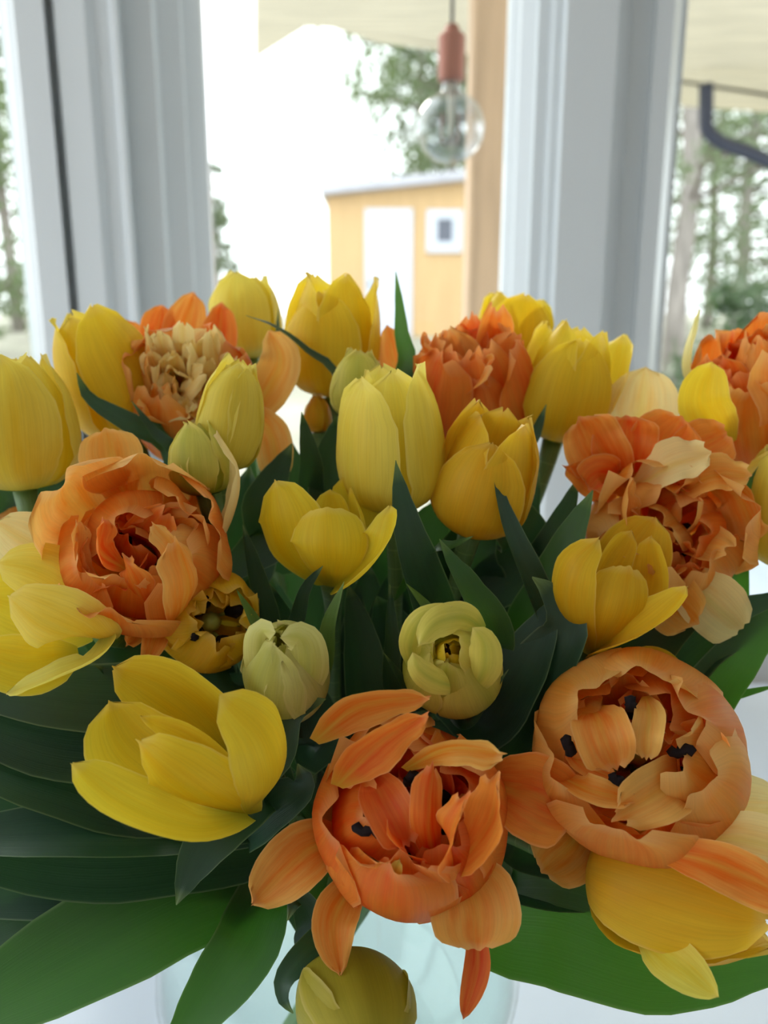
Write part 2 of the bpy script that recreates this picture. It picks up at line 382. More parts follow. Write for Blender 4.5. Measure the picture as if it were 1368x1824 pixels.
MB().box(a.x + .1, b.x - .1, SY - .075, SY - .06, zg - .05, a.z - .12).build('door_panel', M['shed_white'], dr)
MB().box(a.x + .06, a.x + .10, SY - .12, SY - .06, zg + .75, zg + .79).build('door_handle', M['pipe'], dr)
a, b = S(760, 374), S(822, 450)
wf = empty('window', (0, 0, 0)); wf.parent = sh; wf.location = -sh.location
fr = MB()
i0, i1 = S(779, 391), S(805, 431)
fr.box(a.x, i0.x, SY - .06, SY, b.z, a.z).box(i1.x, b.x, SY - .06, SY, b.z, a.z).box(i0.x, i1.x, SY - .06, SY, i0.z, a.z).box(i0.x, i1.x, SY - .06, SY, b.z, i1.z)
bpy.data.objects.remove(wf)
wf = fr.build('window', M['shed_white'], sh)
MB().box(i0.x, i1.x, SY - .03, SY - .01, i1.z, i0.z).build('pane', M['dark_glass'], wf)
# drain pipe of the porch
y_ = 4.4
MB_pts = catmull([PY(1258, 150, y_), PY(1258, 205, y_), PY(1260, 232, y_), PY(1285, 254, y_), PY(1330, 270, y_), PY(1372, 288, y_), PY(1450, 318, y_)], 28)
dp = MB().tube(MB_pts, .036, 12).build('drain_pipe', M['pipe'], None, True)
tag(dp, 'dark curved drain pipe below the porch roof at right', 'pipe')
# trees: trunk, limbs and loose foliage
def tree(name, label, x, y, h, r, spread, n, size, seed, mat='foliage', crown=(.3, 1.0), group='trees behind the porch', cat='tree', lean=0):
    q = random.Random(seed)
    z = -.2 + 1.32 * min(1, max(0, (y - 5.0) / 7)) ** 1.1 + .03 * max(0, y - 13) - .1
    t = empty(name, (x, y, z), label, cat, group)
    pts = [Vector((x + lean * k / 6 + q.uniform(-.08, .08) * (k > 0), y + q.uniform(-.08, .08) * (k > 0), z + h * k / 6)) for k in range(7)]
    MB().tube(pts, [r * (1 - .13 * k) for k in range(7)], 10).build('trunk', M['bark'], t, True)
    br = MB(); cl = []
    for k in range(34):
        f = crown[0] + (crown[1] - crown[0]) * q.random(); o = catmull(pts, 20)[int(f * 20)]
        a = q.uniform(0, 2 * PI); L = spread * (1.15 - .75 * f) * q.uniform(.6, 1.1)
        e = o + Vector((math.cos(a) * L, math.sin(a) * L, q.uniform(-.1, .35) * L))
        br.tube([o, o.lerp(e, .5) + Vector((0, 0, .06 * L)), e], [r * .22, r * .13, r * .04], 5)
        for s in range(5): cl.append((o.lerp(e, .35 + .65 * q.random()), L * .22))
    br.build('limbs', M['twig'], t, True)
    fo = MB()
    for k in range(int(n * 2.6)):
        p, s = q.choice(cl)
        p = p + Vector((q.gauss(0, s), q.gauss(0, s), q.gauss(0, s * .7)))
        a = Vector((q.gauss(0, 1), q.gauss(0, 1), q.gauss(0, 1))).normalized(); b = a.orthogonal().normalized()
        sz = size * q.uniform(.5, 1.3) * .8; i = len(fo.v)
        fo.v += [p - a * sz, p + b * sz * .45, p + a * sz, p - b * sz * .45]; fo.f.append((i, i+1, i+2, i+3))
    me = fo.mesh('foliage', t.location); me.uv_layers.new(name='UVMap')
    f_ = link('foliage', me, M[mat], t); f_['kind'] = 'stuff'
    return t
def at(px, y): return PY(px, 500, y).x
tree('pine_tree', 'tall pine with loose crown rising behind the ochre shed', at(800, 19), 19, 9.0, .16, 2.6, 1500, .17, 1, crown=(.42, 1))
tree('pine_tree', 'pine whose needled branch hangs beside the globe bulb', at(745, 24), 24, 13, .2, 3.2, 1500, .2, 2, crown=(.45, 1))
tree('birch_tree', 'grey tree trunk at the left edge of the right window', at(1212, 9), 9, 7, .13, 2.0, 900, .09, 3, crown=(.3, 1))
tree('birch_tree', 'slim tree standing deep in the right window', at(1320, 14), 14, 8, .13, 2.4, 1500, .11, 4, crown=(.12, 1))
tree('birch_tree', 'broad tree furthest right beyond the drain pipe', at(1400, 11), 11, 7, .12, 2.3, 1500, .1, 5, crown=(.1, 1))
tree('birch_tree', 'thin tree between two others in the right window', at(1265, 17), 17, 9, .12, 2.6, 1500, .13, 6, crown=(.1, 1))
tree('birch_tree', 'leafy tree at the far left edge of the left window', at(-60, 10), 10, 7, .13, 2.2, 1400, .1, 8, crown=(.08, 1))
tree('birch_tree', 'pale tree seen past the left window post', at(25, 15), 15, 8.5, .13, 2.4, 1500, .12, 9, crown=(.05, 1))
tree('spruce_tree', 'small spruce peeking out right of the left window post', at(385, 22), 22, 4.2, .1, .8, 700, .12, 10, crown=(.1, 1))
tree('garden_shrub', 'dark evergreen shrub low in the right window', at(1330, 5.2), 5.2, 1.75, .03, .75, 1300, .05, 11, 'shrub', (.45, 1), None, 'shrub')
# ------------------------------------------------------------------ table and vase
tb = empty('table', (0, .46, 0), 'glossy bluish white table under the glass vase', 'table')
MB().prism([(-.95, -.02), (-.93, -.04), (.93, -.04), (.95, -.02), (.95, .93), (-.95, .93)], TOP - .03, TOP).build('tabletop', M['table'], tb)
for x in (-.88, .88):
    for y in (.03, .86): MB().box(x - .025, x + .025, y - .025, y + .025, 0, TOP - .03).build('leg', M['white_paint'], tb)
VX, VY = -.025, .375
va = empty('glass_vase', (VX, VY, TOP), 'round clear glass vase holding the tulip bouquet', 'vase')
vp = [(.001, .004), (.050, .004), (.062, .010), (.078, .030), (.093, .060), (.100, .095), (.098, .125), (.088, .155), (.072, .178), (.062, .192), (.062, .205), (.068, .216), (.0695, .217), (.066, .2165), (.0595, .205), (.0595, .192), (.0695, .177), (.0855, .154), (.0955, .125), (.0975, .095), (.0905, .061), (.076, .032), (.060, .013), (.001, .010)]
MB().lathe(vp, (VX, VY, TOP), 64).build('body', M['vase'], va, True)
wp = [(.001, .0105), (.059, .0135), (.075, .0325), (.0895, .061), (.0965, .095), (.0945, .125), (.092, .136), (.001, .1365)]
wt = MB().lathe(wp, (VX, VY, TOP), 48).build('water', M['water'], None, True)
tag(wt, 'clear water filling the round glass vase', 'water')
NECK = Vector((VX, VY, TOP + .195))
# ------------------------------------------------------------------ tulips
T_POINT = [(0, .26), (.10, .50), (.25, .83), (.42, 1.0), (.58, .97), (.72, .82), (.84, .60), (.93, .36), (.98, .16), (1, .03)]
T_ROUND = [(0, .26), (.10, .50), (.25, .80), (.45, .98), (.60, 1.0), (.74, .92), (.86, .72), (.94, .48), (.98, .26), (1, .06)]
T_BLUNT = [(0, .22), (.15, .45), (.35, .75), (.58, .97), (.74, 1.0), (.87, .90), (.95, .70), (1, .36)]
T_LEAF = [(0, .45), (.1, .55), (.3, .92), (.45, 1.0), (.62, .86), (.78, .60), (.9, .32), (.97, .12), (1, .02)]
def sheet(spine, hint, hw, cup, tab, ruf=0.0, notch=0.0, seed=0, nu=16, nv=12, ecurl=0.0, kr=2.2, tipcurl=0, rcf=None):
    """a curved petal or leaf: spine points, hint(u, p) points to its inner face, hw half width"""
    q = random.Random(seed); ph = [q.uniform(0, 6.28) for _ in range(6)]
    C = catmull(spine, nu); L = sum((C[i+1] - C[i]).length for i in range(nu))
    vs, fs, uvs = [], [], []
    for i, p in enumerate(C):
        u = i / nu
        t = (C[min(i+1, nu)] - C[max(i-1, 0)]).normalized()
        n = hint(u, p); n = n - t * n.dot(t)
        n = n.normalized() if n.length > 1e-6 else t.orthogonal()
        s = t.cross(n)
        half = hw * table(tab, u)
        Rc = hw / max(.02, cup) * (rcf(u) if rcf else 1)
        for j in range(nv + 1):
            v = 2 * j / nv - 1
            hh = half * (1 + ruf * .22 * math.sin(u * 9 * kr / 2.2 + ph[4] + (2 if v > 0 else 0)) * u)
            th = v * hh / Rc
            d = n * (Rc * (1 - math.cos(th))) + s * (Rc * math.sin(th))
            av = abs(v)
            if ruf:
                k = ph[0] if v > 0 else ph[1]
                d += n * (ruf * hw * (u ** 1.5) * av ** 1.6 * (math.sin(2 * PI * kr * u + k) * .6 + math.sin(2 * PI * kr * 2.1 * u + k * 2) * .3))
                d += n * (ruf * hw * .45 * (u ** 3) * math.sin(v * 4.5 + ph[2]))
            if ecurl: d -= n * (ecurl * hw * av ** 4 * u)
            if notch: d += t * (notch * L * u ** 4 * (math.sin(v * 4 + ph[3]) * .5 + math.sin(v * 9 + ph[5]) * .4))
            if tipcurl: d += n * (tipcurl * L * u ** 4)
            vs.append(p + d); uvs.append((j / nv, u))
    for i in range(nu):
        for j in range(nv):
            a = i * (nv + 1) + j; fs.append((a, a + 1, a + nv + 2, a + nv + 1))
    return vs, fs, uvs
def add_sheet(name, data, mat, parent):
    vs, fs, uvs = data; org = parent_org(parent)
    me = bpy.data.meshes.new(name); me.from_pydata([tuple(v - org) for v in vs], [], fs)
    ul = me.uv_layers.new(name='UVMap')
    fl = []
    for f in fs:
        for k in f: fl += uvs[k]
    ul.data.foreach_set('uv', fl)
    me.polygons.foreach_set('use_smooth', [True] * len(me.polygons)); me.update()
    return link(name, me, mat, parent)
PR_C = [(0, .12, 0), (.10, .58, .03), (.28, .95, .18), (.5, 1.0, .44), (.76, .78, .76), (1, .30, 1.0)]
PR_O = [(0, .12, 0), (.10, .60, .03), (.28, 1.02, .18), (.5, 1.22, .42), (.76, 1.42, .70), (1, 1.75, .95)]
def prof_pts(R_, L, o, base, ax, rad):
    out = []
    for (u, r0, h0), (_, r1, h1) in zip(PR_C, PR_O):
        out.append(base + rad * (R_ * (r0 + (r1 - r0) * o)) + ax * (L * (h0 + (h1 - h0) * o)))
    return out
STEMS = []                                   # (owner, sampled stem)
def frame(ax):
    x = RT - ax * RT.dot(ax)
    x.normalize(); return x, ax.cross(x)
def tulip(name, label, base, tip, stem=True, group=None, droop=None):
    b, t = P(*base), P(*tip); ax = (t - b).normalized()
    # stem: from the flower down through the vase mouth to the bottom
    dirn = Vector((b.x - NECK.x, b.y - NECK.y, 0)); rr = min(.048, dirn.length * .4)
    if dirn.length > 1e-6: dirn.normalize()
    nk = NECK + dirn * rr
    ft = Vector((VX, VY, TOP + .02)) - dirn * rr * .9
    e = empty(name, ft, label, 'tulip', group)
    e['axis'] = tuple(ax)
    dist = (b - nk).length
    c1 = nk + (Vector((dirn.x * .35, dirn.y * .35, 1)).normalized()) * dist * .38
    c2 = b - ax * dist * .36
    bez = [nk * (1-t_)**3 + c1 * 3*t_*(1-t_)**2 + c2 * 3*t_*t_*(1-t_) + b * t_**3 for t_ in (k / 18 for k in range(19))]
    C = [ft, ft.lerp(nk, .14), ft.lerp(nk, .28), ft.lerp(nk, .42), ft.lerp(nk, .56), ft.lerp(nk, .7), ft.lerp(nk, .8), ft.lerp(nk, .9)] + bez
    vs = MB(); vs.tube(C, [.0034] * 22 + [.0036, .0039, .0043, .005, .0058], 8)
    me = vs.mesh('stem', e.location, True); me.uv_layers.new(name='UVMap'); link('stem', me, M['stem'], e)
    STEMS.append((e, C)); e_data[e.name] = (b, t, ax, (t - b).length)
    return e
e_data = {}
def ring(e, n, L, R_, o, W, mat, phase=0, ruf=0, notch=0, tab=T_ROUND, cup=1.0, jit=.06, ecurl=0, tipcurl=0, seed=0, over=None, lift=0, kr=2.2, skip=()):
    b, t, ax, L0 = e_data[e.name]; x, y = frame(ax); q = random.Random(hash((round(b.x * 1e4), n, seed)) & 0xffff)
    mats = mat if isinstance(mat, (list, tuple)) else [mat]
    for i in range(n):
        ov = (over or {}).get(i, {})
        if i in skip: continue
        a = math.radians(phase) + 2 * PI * i / n + q.uniform(-jit, jit) * 2
        rad = x * math.cos(a) + y * math.sin(a)
        oo = o + q.uniform(-jit, jit) * 1.5 + ov.get('o', 0); LL = L * (1 + q.uniform(-jit, jit) + ov.get('L', 0))
        sp = prof_pts(R_, LL, oo, b + ax * lift, ax, rad)
        def hint(u, p, rad=rad, ax=ax): return -rad + ax * (.2 - .0 * u)
        data = sheet(sp, hint, W * (1 + ov.get('W', 0)), ov.get('cup', cup), ov.get('tab', tab), ov.get('ruf', ruf), notch, q.random(), 16, 14, ecurl, kr, ov.get('tipcurl', tipcurl), lambda u, oo=oo: max(.42, table([(0, 1), (.5, 1), (.76, .80 + .6 * max(0, oo)), (1, .34 + 1.3 * max(0, oo))], u)))
        add_sheet('petal', data, M[ov.get('mat', q.choice(mats))], e)
def scatter(e, n, L, rmax, W, mat, seed=0, o=.25, ruf=.3, cup=.7, tw=1.2):
    b, t, ax, L0 = e_data[e.name]; x, y = frame(ax); q = random.Random(seed * 31 + n)
    mats = mat if isinstance(mat, (list, tuple)) else [mat]
    for i in range(n):
        a = 2.39996 * i + seed; r = rmax * math.sqrt((i + .6) / n)
        rad = x * math.cos(a) + y * math.sin(a); k = a + q.uniform(-tw, tw)
        nn = x * math.cos(k) + y * math.sin(k); LL = L * q.uniform(.85, 1.1)
        bend = q.uniform(-.2, .25)
        sp = [b + rad * r * .25, b + ax * LL * .35 + rad * r * .85, b + ax * LL * .7 + rad * r * 1.0, b + ax * LL + rad * r * (1 + o) - nn * LL * bend]
        add_sheet('petal', sheet(sp, lambda u, p, nn=nn: -nn, W * q.uniform(.8, 1.2), cup * q.uniform(.6, 1.3), T_BLUNT, ruf, .05, q.random(), 16, 14, 0, 1.6), M[q.choice(mats)], e)
def hand(e, pts, hwpx, mat, tab=T_ROUND, cup=.5, ruf=.12, notch=.03, hint='cam', seed=1, ecurl=0, kr=2.2, nu=18):
    sp = [P(*p) for p in pts]; b, t, ax, L0 = e_data[e.name]
    dm = sum(p[2] for p in pts) / len(pts)
    if hint == 'cam': h = lambda u, p: (CAM - p).normalized()
    elif hint == 'away': h = lambda u, p: (p - CAM).normalized()
    elif hint == 'axis': h = lambda u, p: ((b + ax * L0 * .9) - p)
    else: hv = RT * hint[0] + UP * hint[1] - FW * hint[2]; h = lambda u, p: hv
    add_sheet('petal', sheet(sp, h, hwpx / F * dm, cup, tab, ruf, notch, seed, nu, 12, ecurl, kr), M[mat], e)
def stamens(e, n, h, r, size=.0032, ln=.013, pist=True):
    b, t, ax, L0 = e_data[e.name]; x, y = frame(ax)
    for i in range(n):
        a = 2 * PI * i / n + .5; d = x * math.cos(a) + y * math.sin(a)
        p0 = b + d * r * .3; p1 = b + d * r + ax * h
        fl = MB().tube([p0, p1], .0009, 5).build('filament', M['pistil'], e, True)
        MB().tube([p1 - ax * ln * .3, p1 + ax * ln * .2 + d * .001, p1 + ax * ln * .7 + d * .002], [size * .7, size, size * .5], 7).build('anther', M['anther'], fl, True)
    if pist: MB().tube([b, b + ax * h * .7, b + ax * h * .85, b + ax * h], [.003, .0035, .0045, .002], 8).build('pistil', M['pistil'], e, True)
def single(label, base, tip, R_, o, mat, roll=0, over=None, o2=None, cup=1.0, inner=True, Wk=1.10, tab=T_ROUND, ecurl=.09, tipcurl=0, group='yellow tulips of the bouquet', st=True, ruf=.05, name='yellow_tulip', skip=()):
    e = tulip(name, label, base, tip, group=group); L = e_data[e.name][3]
    over = over or {}
    ring(e, 3, L, R_, o, R_ * Wk, mat, roll, ruf, .015, tab, cup, .03, ecurl, tipcurl, 1, {k: v for k, v in over.items() if k < 3}, skip=[k for k in skip if k < 3])
    if inner: ring(e, 3, L * .97, R_ * .86, (o - .06) if o2 is None else o2, R_ * Wk * .95, mat, roll + 60, ruf, .015, tab, cup, .03, ecurl, tipcurl, 2, {k - 3: v for k, v in over.items() if k >= 3}, skip=[k - 3 for k in skip if k >= 3])
    if st and o > .2: stamens(e, 6, L * .42, R_ * .35, .0022, .012)
    return e
exec_specs = True
# ---- yellow single tulips
Y = {}
Y[1] = single('large soft yellow tulip cropped by the left edge of the bouquet', (45, 872, .375), (15, 628, .365), .0265, .18, 'yellow_pale', 40)
Y[2] = single('bright yellow tulip leaning left behind the leftmost tulip', (235, 775, .43), (140, 552, .405), .0245, .14, 'yellow', 80)
Y[3] = single('blurred pale yellow tulip at the back between peach double and shed', (445, 640, .49), (432, 490, .485), .021, .25, 'yellow_pale', 20)
Y[4] = single('open yellow tulip standing upright in front of the ochre shed', (592, 708, .44), (590, 486, .43), .0245, .24, 'yellow', 255, {0: {'L': -.20}, 1: {'o': .22}, 2: {'o': .0}})
Y[5] = single('yellow tulip peeking out behind the middle orange double tulip', (900, 660, .48), (925, 522, .47), .021, .38, 'yellow', 30)
Y[6] = single('yellow tulip with a spread side petal below the right window post', (985, 785, .425), (1040, 575, .41), .0240, .24, 'yellow', 262, {0: {'L': -.12}, 1: {'o': .25}, 2: {'o': .12}})
Y[7] = single('tall soft yellow tulip in the centre of the bouquet', (702, 905, .365), (690, 654, .345), .0235, .20, 'yellow_pale', 222, {0: {'L': -.05}, 4: {'L': -.1}})
Y[8] = single('amber yellow tulip leaning right beside the tall central tulip', (838, 948, .365), (898, 730, .345), .0220, .24, 'amber', 255, {0: {'L': -.22}})
Y[9] = tulip('yellow_tulip', 'open lemon yellow cup tilted forward above the whitish bud', (592, 1038, .362), (588, 885, .315), group='yellow tulips of the bouquet')
hand(Y[9], [(602, 1010, .365), (635, 925, .358), (612, 848, .35)], 52, 'yellow', T_ROUND, .7, .05, .01)
hand(Y[9], [(590, 1000, .362), (590, 935, .344), (588, 872, .342)], 40, 'yellow', T_ROUND, .8, .05, .01)
hand(Y[9], [(612, 1030, .352), (652, 955, .340), (625, 868, .338)], 44, 'yellow', T_ROUND, .9, .05, .01, (-1, .1, .3))
hand(Y[9], [(580, 1042, .352), (524, 990, .334), (502, 925, .326), (490, 856, .330)], 80, 'yellow', T_ROUND, .8, .05, .01, (.5, .1, -1))
hand(Y[9], [(590, 1045, .345), (582, 985, .318), (580, 905, .320)], 78, 'yellow', T_BLUNT, .8, .05, .01, (.1, .2, -1))
hand(Y[9], [(596, 1046, .342), (650, 1015, .320), (682, 968, .312), (696, 900, .316)], 64, 'yellow', T_ROUND, .8, .05, .01, (-.6, .6, .35))
stamens(Y[9], 6, .02, .008, .0020, .010)
Y[10] = single('slim closed pale tulip right of the peach double', (398, 835, .36), (428, 642, .35), .0145, .08, 'yellow_pale', 280, Wk=1.2)
Y[11] = single('small greenish bud behind the curled petal of the left orange tulip', (372, 880, .35), (345, 750, .345), .0135, .04, 'yellow_green', 250, Wk=1.2)
Y[12] = tulip('yellow_tulip', 'pale yellow tulip opening leftwards under the left orange double', (185, 1128, .335), (45, 1105, .285), group='yellow tulips of the bouquet')
hand(Y[12], [(175, 1120, .338), (80, 1085, .333), (-30, 1060, .328)], 95, 'yellow', T_ROUND, .6, .05, .01)
hand(Y[12], [(190, 1110, .333), (115, 1040, .318), (55, 1010, .312), (-5, 1003, .312)], 62, 'yellow_pale', T_ROUND, .7, .05, .01, (0, -.4, -1))
hand(Y[12], [(140, 1165, .325), (50, 1185, .308), (-40, 1160, .304)], 56, 'yellow', T_ROUND, .6, .05, .01)
hand(Y[12], [(190, 1140, .325), (130, 1130, .298), (70, 1105, .291), (15, 1062, .294)], 78, 'yellow_pale', T_ROUND, .8, .05, .01, (.1, .2, -1))
hand(Y[12], [(192, 1128, .318), (175, 1170, .30), (100, 1205, .292), (12, 1236, .292)], 44, 'yellow_pale', T_ROUND, .7, .08, .01, (-.4, .7, .3))
Y[13] = tulip('yellow_tulip', 'large yellow tulip with a wide lower petal at front left', (445, 1428, .315), (268, 1300, .27), group='yellow tulips of the bouquet')
hand(Y[13], [(440, 1390, .318), (370, 1285, .306), (290, 1222, .295), (202, 1188, .288)], 92, 'yellow', T_ROUND, .7, .06, .01, (-.1, -.3, 1))
hand(Y[13], [(430, 1420, .314), (310, 1370, .303), (235, 1320, .290), (195, 1250, .284)], 100, 'yellow', T_ROUND, .8, .06, .01, (.3, 0, 1))
hand(Y[13], [(430, 1390, .306), (350, 1315, .286), (250, 1275, .279)], 46, 'yellow', T_POINT, .9, .06, .01, (-.1, -.5, 1))
hand(Y[13], [(448, 1450, .308), (370, 1425, .277), (300, 1375, .264), (246, 1320, .267)], 84, 'yellow', T_ROUND, .85, .06, .02, (.1, .3, -1))
hand(Y[13], [(445, 1455, .305), (350, 1475, .280), (230, 1435, .270), (128, 1360, .270)], 62, 'yellow', T_ROUND, .8, .06, .01, (.1, .9, .45))
hand(Y[13], [(455, 1440, .305), (490, 1385, .283), (468, 1305, .267), (392, 1238, .266)], 80, 'yellow', T_ROUND, 1.1, .05, .01, (-.9, .0, -.9))
stamens(Y[13], 6, .022, .008, .0022, .011)
Y[14] = tulip('yellow_tulip', 'golden yellow cup below the frilly orange tulip at right', (1050, 1155, .365), (1125, 985, .32), group='yellow tulips of the bouquet')
hand(Y[14], [(1075, 1100, .365), (1120, 1000, .356), (1168, 922, .348)], 72, 'amber', T_ROUND, .7, .05, .01, (-.3, -.3, 1))
hand(Y[14], [(1085, 1135, .355), (1165, 1060, .340), (1160, 955, .336)], 56, 'amber', T_ROUND, .9, .05, .01, (-1, 0, .5))
hand(Y[14], [(1060, 1120, .355), (1075, 1020, .340), (1125, 945, .336)], 50, 'amber', T_ROUND, .8, .05, .01, (.6, -.1, 1))
hand(Y[14], [(1060, 1165, .348), (1100, 1095, .320), (1118, 1010, .320)], 64, 'amber', T_BLUNT, .8, .05, .02, (0, .3, -1))
hand(Y[14], [(1045, 1165, .348), (1008, 1090, .326), (1018, 1010, .318), (1066, 958, .320)], 54, 'amber', T_ROUND, .9, .05, .01, (.9, .1, -.8))
hand(Y[14], [(1048, 1168, .345), (1110, 1140, .322), (1170, 1100, .316), (1224, 1045, .316)], 54, 'amber', T_ROUND, .8, .05, .01, (-.4, .9, .3))
stamens(Y[14], 6, .02, .008, .0020, .010)
Y[15] = single('golden tulip lying sideways at the lower right over the broad leaf', (1052, 1545, .32), (1375, 1645, .285), .0235, .10, 'amber', 270)
Y[16] = single('green bud hidden just behind the tall central tulip', (640, 745, .395), (640, 626, .385), .0140, .04, 'yellow_green', 270, Wk=1.2)
Y[17] = single('round whitish green bud between two small upright leaves', (518, 1235, .335), (498, 1135, .288), .0172, -.10, 'white_green', 230, Wk=1.25, cup=1.15)
Y[19] = single('olive green bud hanging low in front of the vase', (605, 1752, .315), (675, 1900, .265), .0205, -.1, 'olive', 80, Wk=1.3, inner=False, ruf=.02)
Y[20] = single('yellow tulip cropped by the right edge below a leaf', (1425, 1005, .38), (1415, 790, .365), .0245, .18, 'yellow_pale', 200)
Y[22] = single('tiny amber bud in the shade under the open back tulip', (568, 770, .43), (564, 704, .425), .0075, 0, 'amber', 0, st=False)
# ---- round double bud
e = tulip('double_tulip_bud', 'round yellow green double bud in the middle of the leaves', (810, 1205, .34), (798, 1140, .285), group=None)
ring(e, 3, .046, .0205, .03, .023, 'yellow_green', 70, .06, .02, T_ROUND, 1.2, .05, seed=1)
ring(e, 3, .048, .0175, -.04, .021, 'yellow_green', 10, .08, .02, T_ROUND, 1.2, .08, seed=2)
ring(e, 4, .051, .0130, -.05, .014, 'yellow_green', 30, .12, .03, T_BLUNT, 1.1, .1, seed=3)
ring(e, 3, .050, .0080, -.1, .009, 'yellow', 0, .15, .03, T_BLUNT, 1.0, .1, seed=4)
hand(e, [(842, 1232, .312), (862, 1190, .290), (862, 1145, .284), (842, 1118, .284)], 36, 'yellow_green', T_ROUND, 1.0, .06, .01, 'away')
hand(e, [(862, 1122, .310), (825, 1100, .292), (775, 1112, .282), (746, 1150, .281)], 34, 'yellow_green', T_ROUND, 1.0, .08, .02, 'away')
hand(e, [(735, 1190, .310), (732, 1145, .293), (752, 1104, .287), (806, 1080, .290)], 27, 'yellow_green', T_ROUND, 1.0, .06, .01, 'away')
hand(e, [(822, 1226, .310), (775, 1212, .289), (745, 1190, .284), (735, 1162, .286)], 28, 'yellow_green', T_ROUND, 1.0, .06, .01, 'away')
hand(Y[17], [(530, 1250, .322), (548, 1195, .295), (538, 1138, .285), (500, 1136, .281)], 44, 'white_green', T_ROUND, 1.0, .05, .01, 'away')
hand(Y[17], [(485, 1240, .322), (466, 1180, .296), (466, 1128, .287), (490, 1126, .282)], 36, 'white_green', T_ROUND, 1.0, .05, .01, 'away')
# ---- orange doubles
def anther(e, p, q_, size=.0023):
    a, b = P(*p), P(*q_)
    C = [a.lerp(b, k / 6) + UP * (.0008 * math.sin(k * 2.1)) for k in range(7)]
    MB().tube(C, [size * r for r in (.5, .95, .8, 1.05, .85, 1.0, .5)], 8).build('anther', M['anther'], e, True)
def double(name, label, base, tip, rings, st=6, sth=.022, str_=.009, group='orange double tulips of the bouquet'):
    e = tulip(name, label, base, tip, group=group)
    for k, r in enumerate(rings): ring(e, seed=k + 1, **r)
    if st: stamens(e, st, sth, str_, .0034, .014)
    return e
def rg(n, L, R_, o, W, mat, phase=0, ruf=.2, notch=.05, tab=T_BLUNT, cup=.8, jit=.12, **k):
    return dict(n=n, L=L, R_=R_, o=o, W=W, mat=mat, phase=phase, ruf=ruf, notch=notch, tab=tab, cup=cup, jit=jit, **k)
OS = ['orange', 'orange_soft']; AP = ['apricot', 'orange_soft']
A = double('double_tulip', 'orange double tulip with curled side petal at middle left', (262, 1000, .362), (245, 955, .30),
    [rg(6, .058, .033, .28, .029, AP, 20, .16, over={2: {'o': .28}, 1: {'o': .1}, 3: {'o': .15}}), rg(5, .054, .027, .2, .025, AP, 50, .2)])
scatter(A, 9, .050, .019, .0125, ['orange', 'apricot', 'orange_soft'], 1)
hand(A, [(190, 1060, .325), (142, 1010, .312), (138, 930, .31)], 28, 'apricot', T_BLUNT, .9, .25, .05, (1, .2, .3))
hand(A, [(225, 1015, .315), (178, 980, .302), (185, 925, .30)], 32, 'orange', T_BLUNT, 1.1, .25, .05, (1, 0, .3))
hand(A, [(265, 1090, .32), (235, 1035, .304), (222, 990, .302)], 38, 'orange_soft', T_BLUNT, .7, .25, .06, 'axis')
hand(A, [(310, 1115, .325), (335, 1050, .303), (310, 965, .298)], 50, 'apricot', T_BLUNT, .8, .2, .06, 'axis')
hand(A, [(335, 1010, .32), (300, 965, .303), (272, 935, .30)], 27, 'apricot', T_BLUNT, .7, .25, .06, 'axis')
hand(A, [(150, 985, .352), (70, 975, .345), (-10, 930, .335)], 58, 'cream', T_ROUND, .4)
hand(A, [(230, 900, .35), (205, 840, .352), (190, 765, .345)], 58, 'apricot', T_BLUNT, .5)
hand(A, [(365, 1010, .345), (415, 920, .335), (425, 840, .335), (385, 772, .33)], 38, 'cream', T_POINT, 1.0, .25, .02, (-1, .1, .3))
hand(A, [(285, 1100, .335), (275, 1140, .325), (258, 1188, .322)], 24, 'orange_soft', T_POINT, .6, .4)
hand(A, [(255, 1090, .335), (240, 1130, .33), (225, 1150, .325)], 20, 'orange_soft', T_ROUND, .6, .4)
B = double('double_tulip', 'peach double tulip with cream centre at the back left', (362, 765, .458), (318, 650, .396),
    [rg(6, .066, .033, .30, .024, ['orange_soft', 'orange'], 0), rg(6, .062, .026, .22, .018, ['apricot', 'cream'], 30, .25)], st=0)
scatter(B, 18, .069, .025, .0105, ['cream', 'cream', 'apricot'], 2)
for k, (x_, y_) in enumerate(((300, 690), (340, 700), (275, 650), (365, 665), (310, 650), (345, 630), (290, 615), (325, 600), (370, 620), (285, 715), (330, 735))):
    dx = (x_ - 325) * .35; dy = (y_ - 665) * .35
    hand(B, [(325 + dx * 1.2, 690 + dy * .6, .425), (x_, y_ + 4, .403), (x_ + dx * .5, y_ - 24, .397)], 23, 'cream', T_BLUNT, .8, .3, .06, (-dx * .03, .5, -.8) if k % 2 else (.2, -.4, 1), seed=k)
hand(B, [(430, 760, .425), (480, 690, .41), (500, 640, .405), (480, 590, .41)], 42, 'apricot', T_ROUND, .8, .2)
hand(B, [(430, 720, .42), (480, 770, .405), (495, 855, .40)], 36, 'apricot', T_BLUNT, .6, .25)
hand(B, [(330, 700, .43), (385, 620, .44), (395, 540, .445)], 36, 'orange', T_ROUND, .6, .2)
hand(B, [(300, 680, .44), (325, 600, .45), (345, 522, .455)], 40, 'orange_soft', T_ROUND, .6, .2)
hand(B, [(270, 640, .44), (280, 590, .445), (290, 545, .45)], 32, 'orange', T_ROUND, .6, .2)
hand(B, [(290, 700, .44), (245, 640, .445), (222, 570, .45)], 36, 'orange', T_ROUND, .6, .2)
C_ = double('double_tulip', 'vivid orange double tulip standing at the back in the centre', (838, 780, .452), (838, 600, .405),
    [rg(6, .064, .033, .30, .025, ['orange', 'orange', 'orange_soft'], 90), rg(6, .062, .026, .28, .020, ['orange', 'orange_soft'], 60, .25)], st=5, sth=.045)
scatter(C_, 9, .066, .022, .013, ['orange', 'orange_soft'], 3)
